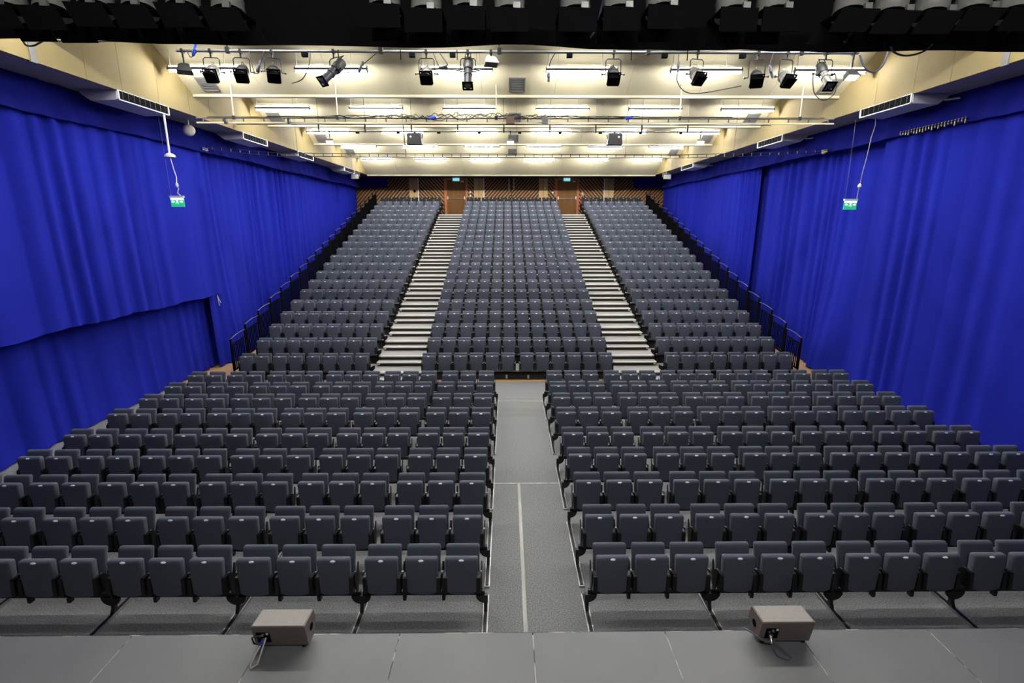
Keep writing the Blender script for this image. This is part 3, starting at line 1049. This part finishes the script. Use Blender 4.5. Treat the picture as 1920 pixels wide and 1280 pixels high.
GL = 'stage lanterns on the front lighting bar'
R = radians
LA = [('flood', 'small dark flood lamp at the end of lighting bar, short-curtain side', -6.05, R(25), R(75), M_DARKB, .30),
      ('fresnel', 'fresnel lantern, first along lighting bar from the short-curtain side', -5.56, R(8), R(38), M_GREYB, .34),
      ('fresnel', 'fresnel lantern, second along lighting bar from the short-curtain side', -5.03, R(10), R(38), M_DARKB, .34),
      ('fresnel', 'fresnel lantern, third along lighting bar from the short-curtain side', -4.48, R(22), R(38), M_DARKB, .34),
      ('profile', 'dark profile spot swung sideways on the lighting bar', -3.39, R(-38), R(42), M_DARKB, .30),
      ('fresnel', 'fresnel lantern hanging alone beside the long profile spot', -1.75, R(0), R(40), M_GREYB, .36),
      ('profile', 'long profile spot pointing down mid-way along the lighting bar', -1.01, R(0), R(58), M_DARKB, .30),
      ('flood', 'small pale hooded flood lamp beside the long profile spot', -.60, R(15), R(70), M_IVORY, .16),
      ('fresnel', 'fresnel lantern hanging between two lit battens near bar middle', 1.59, R(0), R(45), M_DARKB, .36),
      ('fresnel', 'grey fresnel lantern with trailing cable toward the long-curtain side', 3.09, R(16), R(40), M_GREYB, .36),
      ('fresnel', 'fresnel lantern, third from the bar end on long-curtain side', 4.18, R(-14), R(38), M_DARKB, .40),
      ('fresnel', 'fresnel lantern, second from the bar end on long-curtain side', 4.70, R(12), R(38), M_GREYB, .40),
      ('profile', 'short grey profile spot with cable loop, last before bar end', 5.40, R(0), R(48), M_GREYB, .34),
      ('flood', 'small lit flood lamp at the bar end, long-curtain side', 5.90, R(10), R(60), M_DARKB, .36)]
for kind, lab, x, yaw, pit, body, drop in LA:
    lantern(kind, lab, x, 10.0, 7.74, yaw, pit, body, GL, drop)
for lab, x, y, z in (('small lit flood lamp hung on truss toward the short-curtain side', -6.0, 17.5, 7.62), ('small lit flood lamp hung under the middle of truss', -.2, 17.5, 7.62),
                     ('small lit flood lamp hung on truss toward the long-curtain side', 5.95, 17.5, 7.62)):
    lantern('flood', lab, x, y, z, R(0), R(45), M_GREYB, 'lit flood lamps on the rear truss', .30)

# loose cables with connectors on the front bar
def cable(label, pts, r=.008, con=None, m=None):
    t = thing('cable', label, 'cable', pts[0], 0, 'loose cables on the lighting bars')
    o = Vector(pts[0])
    P = [Vector(p) - o for p in pts]
    # smooth
    S = []
    for i in range(len(P) - 1):
        p0, p1, p2, p3 = P[max(i - 1, 0)], P[i], P[i + 1], P[min(i + 2, len(P) - 1)]
        for q in range(6):
            u = q / 6
            S.append(.5 * ((2 * p1) + (p2 - p0) * u + (2 * p0 - 5 * p1 + 4 * p2 - p3) * u * u + (3 * p1 - p0 - 3 * p2 + p3) * u ** 3))
    S.append(P[-1])
    MB().path(S, r, 5).build('lead', m or M_CABLE, t, 60)
    if con:
        a, b, cm = con
        a, b = Vector(a) - o, Vector(b) - o
        dd = (b - a)
        MB().lathe([(0, .014), (.02, .026), (dd.length * .55, .03), (dd.length * .6, .02), (dd.length, .024)], a, dd, 8).build('connector', cm, t, 40)
    return t


cable('black lead with grey connector between second and third fresnel lanterns', [(-4.86, 9.96, 7.72), (-4.80, 9.94, 7.40), (-4.72, 9.94, 7.37), (-4.70, 9.95, 7.45), (-4.64, 9.95, 7.62), (-4.6, 9.97, 7.72)], con=((-4.75, 9.94, 7.38), (-4.66, 9.94, 7.58), M_GREYC))
cable('black lead with blue plug beside the first fresnel lantern', [(-5.95, 9.96, 7.74), (-5.88, 9.92, 7.62), (-5.82, 9.92, 7.64), (-5.76, 9.95, 7.72)], con=((-5.83, 9.92, 7.63), (-5.76, 9.92, 7.83), M_BLUEC))
cable('thin lead dropping from bar to the third fresnel lantern', [(-3.78, 9.96, 7.74), (-3.82, 9.94, 7.50), (-3.95, 9.94, 7.28), (-4.15, 9.94, 7.20)])
cable('black lead with grey connector beside the sideways profile spot', [(-2.62, 9.96, 7.70), (-2.85, 9.94, 7.52), (-2.93, 9.94, 7.42), (-3.2, 9.94, 7.38)], con=((-2.95, 9.94, 7.38), (-2.86, 9.94, 7.56), M_GREYC))
cable('looped lead with grey connector beside the lone fresnel lantern', [(-1.62, 9.96, 7.70), (-1.52, 9.94, 7.48), (-1.44, 9.94, 7.46), (-1.36, 9.94, 7.50), (-1.5, 9.96, 7.70)], con=((-1.53, 9.94, 7.46), (-1.38, 9.94, 7.50), M_GREYC))
cable('straight hanging lead with grey connector near bar middle', [(.53, 9.96, 7.70), (.45, 9.94, 7.55), (.43, 9.94, 7.38)], con=((.43, 9.94, 7.40), (.43, 9.94, 7.24), M_GREYC))
cable('drooping lead with grey connector reaching third-last fresnel lantern', [(2.74, 9.96, 7.70), (2.74, 9.94, 7.45), (2.74, 9.94, 7.25), (2.90, 9.94, 7.08), (3.2, 9.94, 7.06), (3.9, 9.94, 7.18)], con=((2.74, 9.94, 7.58), (2.74, 9.94, 7.40), M_GREYC))
cable('black lead with grey connector between last two fresnel lanterns', [(4.43, 9.96, 7.72), (4.38, 9.94, 7.55), (4.40, 9.94, 7.42), (4.46, 9.94, 7.30)], con=((4.37, 9.94, 7.52), (4.45, 9.94, 7.32), M_GREYC))
cable('round loop of cable under the last profile spot', [(5.195, 9.98, 7.38), (5.19, 9.93, 7.2), (5.22, 9.9, 7.05), (5.34, 9.9, 6.95), (5.46, 9.9, 6.95), (5.58, 9.9, 7.05), (5.61, 9.93, 7.2), (5.605, 9.98, 7.38)])
cable('thick grey cable loop at lighting bar end, long-curtain side', [(5.98, 9.96, 7.70), (6.10, 9.94, 7.48), (6.28, 9.94, 7.42), (6.42, 9.94, 7.55), (6.46, 9.94, 7.80)], r=.018, m=M_GREYC)
cable('long vertical lead hanging from truss down to ladder track', [(-3.62, 17.462, 7.80), (-3.60, 17.462, 7.40), (-3.58, 17.4, 7.1), (-3.55, 17.36, 6.95)], r=.014)

# loudspeakers on the truss
for lab, x, s in (('dark loudspeaker hung from the truss toward the short-curtain side', -3.27, -1), ('dark loudspeaker hung from the truss toward the long-curtain side', 3.16, 1)):
    t = thing('loudspeaker', lab, 'loudspeaker', (x, 17.5, 7.42), 0, 'loudspeakers hung from the truss')
    MB().prism([(-.24, -.20), (.24, -.20), (.20, .14), (-.20, .14)], 'y', -.16, .16).build('cabinet', M_VENT, t)
    MB().box(-.21, .21, -.172, -.160, -.18, .09).build('grille', mat('speaker_grille', (.06, .058, .055), .7), t)
    MB().path([(-.22, 0, -.02), (-.25, 0, .10), (-.25, 0, .15), (.25, 0, .15), (.25, 0, .10), (.22, 0, -.02)], .012, 6).build('bracket', M_DARKB, t)
    MB().box(-.04, .04, -.03, .03, .15, .178).build('clamp', M_BLK, t)
    MB().lathe([(0, .035), (.012, .03)], (-.11 * s * -1, -.172, .02), (0, -1, 0), 10).build('badge', M_STEEL, t, 40)

# flood lights in the rear corners
for lab, x, s in (('grey floodlight on bracket above the rear corner, short-curtain side', -9.05, 1), ('grey floodlight on bracket above the rear corner, long-curtain side', 8.98, -1)):
    t = thing('corner_floodlight', lab, 'floodlight', (x, 31.0, 7.34), 0, 'floodlights in the rear corners')
    b = MB()
    ring = lambda y, w, h: [(-w, y, -h), (w, y, -h), (w, y, h), (-w, y, h)]
    b.rings([ring(-.18, .22, .13), ring(-.10, .20, .11), ring(.1, .12, .07)])
    b.build('housing', M_IVORY, t)
    MB().box(-.19, .19, -.19, -.178, -.10, .10).build('glass', M_WHITE, t)
    MB().path([(-.22, 0, 0), (-.22, 0, .2), (.22, 0, .2), (.22, 0, 0)], .015, 6).build('bracket', M_STEEL, t)
    MB().tube((0, 0, .2), (0, 0, .31), .02, 6).build('stem', M_STEEL, t)

# round loudspeaker under the soffit
t = thing('dome_speaker', 'round beige dome speaker under the soffit above short curtain', 'speaker', (-9.45, 15.75, 7.36))
MB().lathe([(-.16, .05), (-.13, .11), (-.06, .15), (.02, .16), (.08, .14), (.12, .08), (.13, .01)], (0, 0, 0), (.6, -.7, -.4), 16).build('dome', M_IVORY, t, 50)
MB().tube((0, 0, .1), (0, 0, .29), .025, 8).build('stem', M_STEEL, t)

# hanging exit signs
def exit_face(t, w, h, y, fg):
    """two arrows and a running figure in front of a plate, in the xz plane at y."""
    for s in (-1, 1):
        a = MB()
        cx = s * w * .31
        a.prism([(cx + s * .045, 0), (cx + s * .005, .035), (cx + s * .005, .014), (cx - s * .04, .014), (cx - s * .04, -.014), (cx + s * .005, -.014), (cx + s * .005, -.035)], 'y', y - .004, y)
        a.build('arrow', fg, t)
    m = MB()
    m.prism([(.016 * cos(k * pi / 4) + .005, .048 + .012 * sin(k * pi / 4)) for k in range(8)], 'y', y - .004, y)
    m.prism([(-.02, .03), (.018, .034), (.028, .01), (.012, .0), (.03, -.03), (.02, -.06), (.008, -.055), (.012, -.03), (-.006, -.015), (-.02, -.04), (-.045, -.045), (-.045, -.034), (-.025, -.03), (-.012, .0), (-.03, .012)], 'y', y - .004, y)
    m.build('running_figure', fg, t)


for s, x, y, z in ((-1, -8.9, 13.86, 5.31), (1, 8.9, 14.08, 5.25)):
    t = thing('exit_sign', 'hanging green exit sign with arrows before the %s' % ('short curtain' if s < 0 else 'long curtain'), 'exit sign', (x, y, z), 0, 'hanging exit signs')
    MB().box(-.17, .17, -.012, .012, -.13, .10).build('plate', M_GREEN, t)
    MB().box(-.168, .168, -.016, -.0125, .04, .10).build('light_band', M_PALEG, t)
    MB().box(-.18, .18, -.03, .03, .10, .15).build('lamp_bar', M_WHITE, t)
    exit_face(t, .34, .2, -.0165, M_PALEG)
    MB().tube((-.15, 0, .15), (-.17, 0, 2.115), .003, 4).build('suspension_wire', M_CABLEG, t)
    if s < 0:
        MB().path([(.10, 0, .15), (.03, 0, .22), (.07, 0, .33), (.04, 0, .42), (.06, 0, .62), (.02, 0, .80), (-.02, 0, 1.05), (-.02, 0, 1.12)], .011, 6).build('flex', M_WHITE, t, 60)
        MB().lathe([(0, .01), (.03, .035), (.08, .035), (.13, .01)], (.045, 0, .36), (0, 0, 1), 10).build('inline_plug', M_WHITE, t, 40)
        MB().tube((-.03, 0, 1.14), (-.03, 0, 2.115), .025, 8).build('drop_tube', M_WHITE, t, 40)
        MB().lathe([(0, .02), (.0, .13), (.05, .12), (.09, .06), (.10, .03)], (-.03, 0, 1.10), (0, 0, 1), 14).build('rose', M_WHITE, t, 40)
    else:
        MB().path([(.16, 0, .15), (.17, 0, .35), (.19, 0, .50), (.20, 0, .75), (.26, 0, 1.2), (.30, 0, 1.7), (.36, 0, 2.0), (.34, 0, 2.17)], .011, 6).build('flex', M_CABLEG, t, 60)
        MB().lathe([(0, .01), (.03, .045), (.08, .045), (.13, .01)], (.185, 0, .42), (0, 0, 1), 10).build('inline_plug', M_WHITE, t, 40)

for s, x in ((-1, -3.63), (1, 3.64)):
    t = thing('door_exit_sign', 'lit pale cyan exit sign above the rear door, %s' % SIDE[s], 'exit sign', (x, 34.95, 7.50), 0, 'exit signs over the rear doors')
    MB().box(-.22, .22, -.02, .02, -.10, .10).build('plate', M_CYAN, t)
    exit_face(t, .44, .2, -.021, M_PALEG)
    MB().tube((-.15, 0, .1), (-.15, 0, .13), .008, 5).tube((.15, 0, .1), (.15, 0, .13), .008, 5).build('hanger', M_STEEL, t)

# fire extinguisher by the rear door
t = thing('fire_extinguisher', 'red fire extinguisher on the rear wall beside the exit door', 'extinguisher', (4.72, 35.1, 5.85))
MB().lathe([(0, .07), (.02, .085), (.42, .085), (.48, .05), (.52, .025)], (0, 0, 0), (0, 0, 1), 14).build('cylinder', M_RED, t, 40)
MB().box(-.03, .03, -.07, .03, .50, .58).build('valve', M_BLK, t)
MB().path([(.02, -.06, .52), (.09, -.08, .45), (.11, -.08, .25)], .012, 6).build('hose', M_CABLE, t)
MB().box(-.06, .06, -.09, -.085, .14, .30).build('instruction_label', M_WHITE, t)
MB().box(-.05, .05, .07, .155, .2, .3).build('wall_bracket', M_RED, t)
tag(MB().box(4.66, 4.80, YB - .05, YB - .036, 6.42, 6.72).build('wall_notice', M_IVORY), 'cream notice on the rear wall above the fire extinguisher', 'notice')

# ================================================================== STAGE EDGE AND BORDER
def monitor(label, x0, x1, flip, cable_pts):
    t = thing('stage_monitor', label, 'speaker', ((x0 + x1) / 2, 3.9, 1.0), 0, 'wedge speakers on the stage edge')
    w = (x1 - x0) / 2
    sec = [(.035, .028), (-.015, .265), (-.010, .270), (.205, .262), (.235, .13), (.16, .028)]
    MB().prism(sec, 'x', -w, w).build('cabinet', M_TAUPE, t)
    sg = 1 if flip else -1
    MB().prism([(-.007, .267), (.200, .2635), (.200, .2665), (-.007, .2735)], 'x', -w + .012, w - .012).build('top_panel', mat('taupe_top', (.30, .265, .23), .5, noise=(30, (.33, .295, .26), .3, .7)), t)
    # rear connector recess
    cx = -w + .09 if not flip else -w + .11
    def rear(u, q):   # u along x, q height 0..1 on the rear face
        return Vector((u, .035 + (-.015 - .035) * q, .028 + (.265 - .028) * q))
    n = Vector((0, -.978, -.206))
    up = (rear(0, 1) - rear(0, 0)).normalized()
    MB().obox(rear(cx, .45) + n * .001, (.12, .13, .006), Vector((1, 0, 0)), up, n).build('connector_panel', M_BLKM, t)
    for dx, dq in ((-.03, .55), (.0, .62), (.0, .38)):
        MB().lathe([(0, .012), (.012, .012), (.013, .006)], rear(cx + dx, dq) + n * .004, n, 10).build('socket', M_STEEL if dq > .6 else M_VENT, t, 40)
    MB().obox(rear(cx + .04, .66) + n * .006, (.022, .022, .004), Vector((1, 0, 0)), up, n).build('switch', M_WHITE, t)
    e = 1 if not flip else -1
    MB().lathe([(0, .035), (.002, .035), (.0021, .001)], (e * (w + .0005), .12, .15), (e, 0, 0), 14).build('handle_hole', M_BLKM, t)
    for fx in (-w + .05, w - .05):
        for fy in (.05, .145):
            MB().box(fx - .015, fx + .015, fy - .012, fy + .012, 0, .03).build('rubber_foot', M_BLK, t)
    # plugged cables
    for i, (pts, m, r) in enumerate(cable_pts):
        MB().path([(rear(cx + p[0], 0) if False else Vector((cx + p[0], p[1], p[2]))) for p in pts], r, 6).build('cable', m, t, 60)
    MB().lathe([(0, .010), (.05, .012), (.055, .016), (.075, .016), (.08, .008)], rear(cx - .0, .30) + n * .07 + Vector((-.02, 0, -.01)), n * -1 + Vector((.2, 0, .3)), 8).build('plug', M_BLUEC if not flip else M_STEEL, t, 40)
    return t


monitor('taupe wedge speaker on stage edge, before the short-curtain side seats', -2.63, -2.15, False,
        [([(.0, -.06, .11), (-.03, -.11, .06), (-.05, -.17, .012), (-.03, -.20, .012), (.01, -.16, .012), (.02, -.08, .08), (.02, .01, .13)], M_IVORY, .008),
         ([(-.02, .02, .16), (-.09, -.02, .16), (-.10, .02, .06), (-.08, .06, .012)], M_CABLE, .008)])
monitor('taupe wedge speaker on stage edge, before the long-curtain side seats', 1.98, 2.46, True,
        [([(.0, -.04, .10), (.06, -.09, .05), (.12, -.13, .012), (.07, -.16, .012), (.0, -.12, .012), (-.02, -.03, .08)], M_GREYC, .007),
         ([(-.02, -.03, .08), (-.10, -.02, .09), (-.16, .06, .10), (-.20, .12, .09)], M_GREYC, .008)])

# black border cloth over the stage front
BB = [(-6.0, 6.03), (-3.79, 6.026), (-3.25, 6.005), (-2.6, 5.997), (-2.05, 5.975), (-1.61, 5.974), (-.73, 5.98), (-.29, 5.984), (.01, 5.982), (.34, 5.973), (.6, 5.962), (.9, 5.948), (1.1, 5.955), (1.34, 5.969), (1.55, 5.960), (1.72, 5.966), (1.94, 5.956), (2.47, 5.956), (3.0, 5.958), (3.29, 5.965), (6.0, 5.97)]
def bbz(x):
    for (x0, z0), (x1, z1) in zip(BB, BB[1:]):
        if x0 <= x <= x1:
            u = (x - x0) / (x1 - x0)
            u = u * u * (3 - 2 * u)
            return z0 + (z1 - z0) * u
    return 5.97
vs, fs = [], []
n, nz = 240, 8
for j in range(nz + 1):
    for i in range(n + 1):
        x = -6 + 12 * i / n
        z0 = bbz(x)
        tt = j / nz
        vs.append((x, 3.9 + .03 * sin(4.4 * x + .8 * sin(1.7 * x)) * (1 - .4 * tt), z0 + (7.6 - z0) * tt))
for j in range(nz):
    for i in range(n):
        a = j * (n + 1) + i
        fs.append((a, a + 1, a + n + 2, a + n + 1))
mb = MB()
mb.add(vs, fs)
tag(mb.build('border_cloth', M_BORDER, None, 80), 'black border cloth hanging across the top of stage opening', 'curtain')

# lanterns in front of the border
bar = thing('border_bar', 'black pipe above the stage edge holding the border lanterns', 'lighting bar', (0, 3.3, 6.62))
MB().tube((-5.5, 0, 0), (5.5, 0, 0), .024, 10).build('pipe', M_DARKB, bar, 40)
for x in (-5, -2, 1.4, 5):
    MB().tube((x, 0, 0), (x, 0, .6), .012, 6).build('hanger', M_DARKB, bar)
BX = [-3.20, -2.95, -2.70, -2.45, -2.20, -1.95, -1.03, -.79, -.55, -.31, .07, .32, .57, .98, 1.22, 1.70, 1.94, 2.18, 2.42, 2.66, 2.90]
GB = 'lanterns in front of the border cloth'
for i, x in enumerate(BX):
    t = thing('border_lantern', 'grey can lantern with black barn doors by the border cloth, %s from short-curtain side' % ORD[i + 1], 'stage light', (x, 3.3, 6.62), 0, GB)
    lean = (.22 if x < -1.5 else (-.30 if x > 1.5 else 0)) + random.Random(i).uniform(-.02, .02)
    mouth = Vector((lean * .12, 0, -.652 + random.Random(i + 50).uniform(-.012, .012)))
    d = Vector((-lean * -.55, -.28, -1)).normalized()
    b = MB()
    b.lathe([(-.30, .05), (-.28, .075), (-.16, .080), (-.155, .084), (-.14, .084), (-.135, .080), (-.09, .084), (-.085, .088), (-.07, .088), (-.065, .085), (-.02, .09), (0, .094)], mouth, d, 18)
    b.build('can', M_GREYB, t, 40)
    sx = Vector((1, 0, 0))
    MB().path([mouth + Vector((-.104, 0, .16)), Vector((-.104, 0, -.14)), Vector((-.06, 0, -.09)), Vector((.06, 0, -.09)), Vector((.104, 0, -.14)), mouth + Vector((.104, 0, .16))], .007, 5).build('yoke', M_DARKB, t)
    MB().box(-.02, .02, -.035, .035, -.1, -.0255).build('hook_clamp', M_DARKB, t)
    MB().box(mouth.x + .02, mouth.x + .06, -.11, -.09, mouth.z - .002, mouth.z + .03).build('retaining_clip', M_GREYB, t)
    f = MB()
    q = lean * .25
    f.prism([(mouth.x - .106, mouth.z + .004), (mouth.x + .106, mouth.z - .004), (mouth.x + .106 + q, mouth.z - .122), (mouth.x - .106 + q, mouth.z - .122)], 'y', -.115, -.108)
    f.prism([(mouth.x - .106, mouth.z), (mouth.x + .106, mouth.z), (mouth.x + .106 + q, mouth.z - .12), (mouth.x - .106 + q, mouth.z - .12)], 'y', .10, .107)
    f.box(mouth.x - .105, mouth.x + .105, -.108, .10, mouth.z - .008, mouth.z)
    f.build('barn_doors', M_BLKM, t)

for lab, pts in (('looped black cable hanging below the border, short-curtain side', [(-3.36, 3.36, 6.595), (-3.42, 3.6, 6.25), (-3.42, 3.80, 6.02), (-3.46, 3.80, 5.955), (-3.53, 3.80, 5.945), (-3.545, 3.80, 5.985), (-3.49, 3.80, 6.02), (-3.44, 3.80, 6.07)]),
                 ('drooping grey cable across the middle of border cloth', [(.20, 3.36, 6.595), (.26, 3.45, 6.2), (.25, 3.45, 6.08), (.21, 3.45, 5.93), (.13, 3.45, 5.865), (.09, 3.45, 5.90), (.09, 3.45, 6.0)]),
                 ('long drooping cable below the border, long-curtain side', [(2.06, 3.36, 6.595), (2.16, 3.6, 6.05), (2.14, 3.6, 5.93), (2.17, 3.6, 5.865), (2.27, 3.6, 5.845), (2.38, 3.6, 5.88), (2.43, 3.6, 5.96), (2.43, 3.6, 6.1)]),
                 ('short curved cable against the border, long-curtain side', [(1.75, 3.5, 5.90), (1.88, 3.5, 5.88), (1.97, 3.5, 5.91), (2.0, 3.5, 5.98), (1.97, 3.5, 6.1), (1.90, 3.36, 6.595)])):
    t = cable(lab, pts, r=.006, m=M_GREYC)
    t['group'] = 'cables hanging by the border cloth'

# curtain-track runners bunched by the pelmets
for lab, sx, y0, y1, z, n in (('bunched brass track runners under pelmet beside long curtains', 9.79, 11.9, 13.9, 6.99, 22), ('small bunch of track runners where ladder track meets long-curtain pelmet', 9.79, 16.9, 17.22, 6.97, 9),
                              ('pair of white track runners where ladder track meets short-curtain pelmet', -9.78, 16.9, 17.22, 7.0, 4)):
    t = thing('track_runners', lab, 'track runner', (sx, y0, z), 0, 'curtain track runners')
    rr = random.Random(n)
    MB().box(-.012, .012, 0, y1 - y0, .02, .04).build('track', M_BLKM, t)
    for k in range(n):
        y = (y1 - y0) * (k + .5) / n
        h = rr.uniform(.03, .09)
        MB().box(-.012, .012, y - .008, y + .008, .02 - h, .06).build('runner', mat('brass_runner', (.35, .30, .14), .4, metal=.5) if sx > 0 else M_WHITE, t)
t = thing('tie_cord', 'forked white tie cord below the corner of short curtain', 'cord', (-9.95, 16.95, 2.39))
MB().path([(0, 0, .04), (.0, .03, -.15), (.0, .05, -.32)], .012, 5).build('strand', M_WHITE, t)
MB().path([(0, 0, .04), (.0, .08, -.12), (.0, .16, -.24)], .012, 5).build('strand', M_WHITE, t)
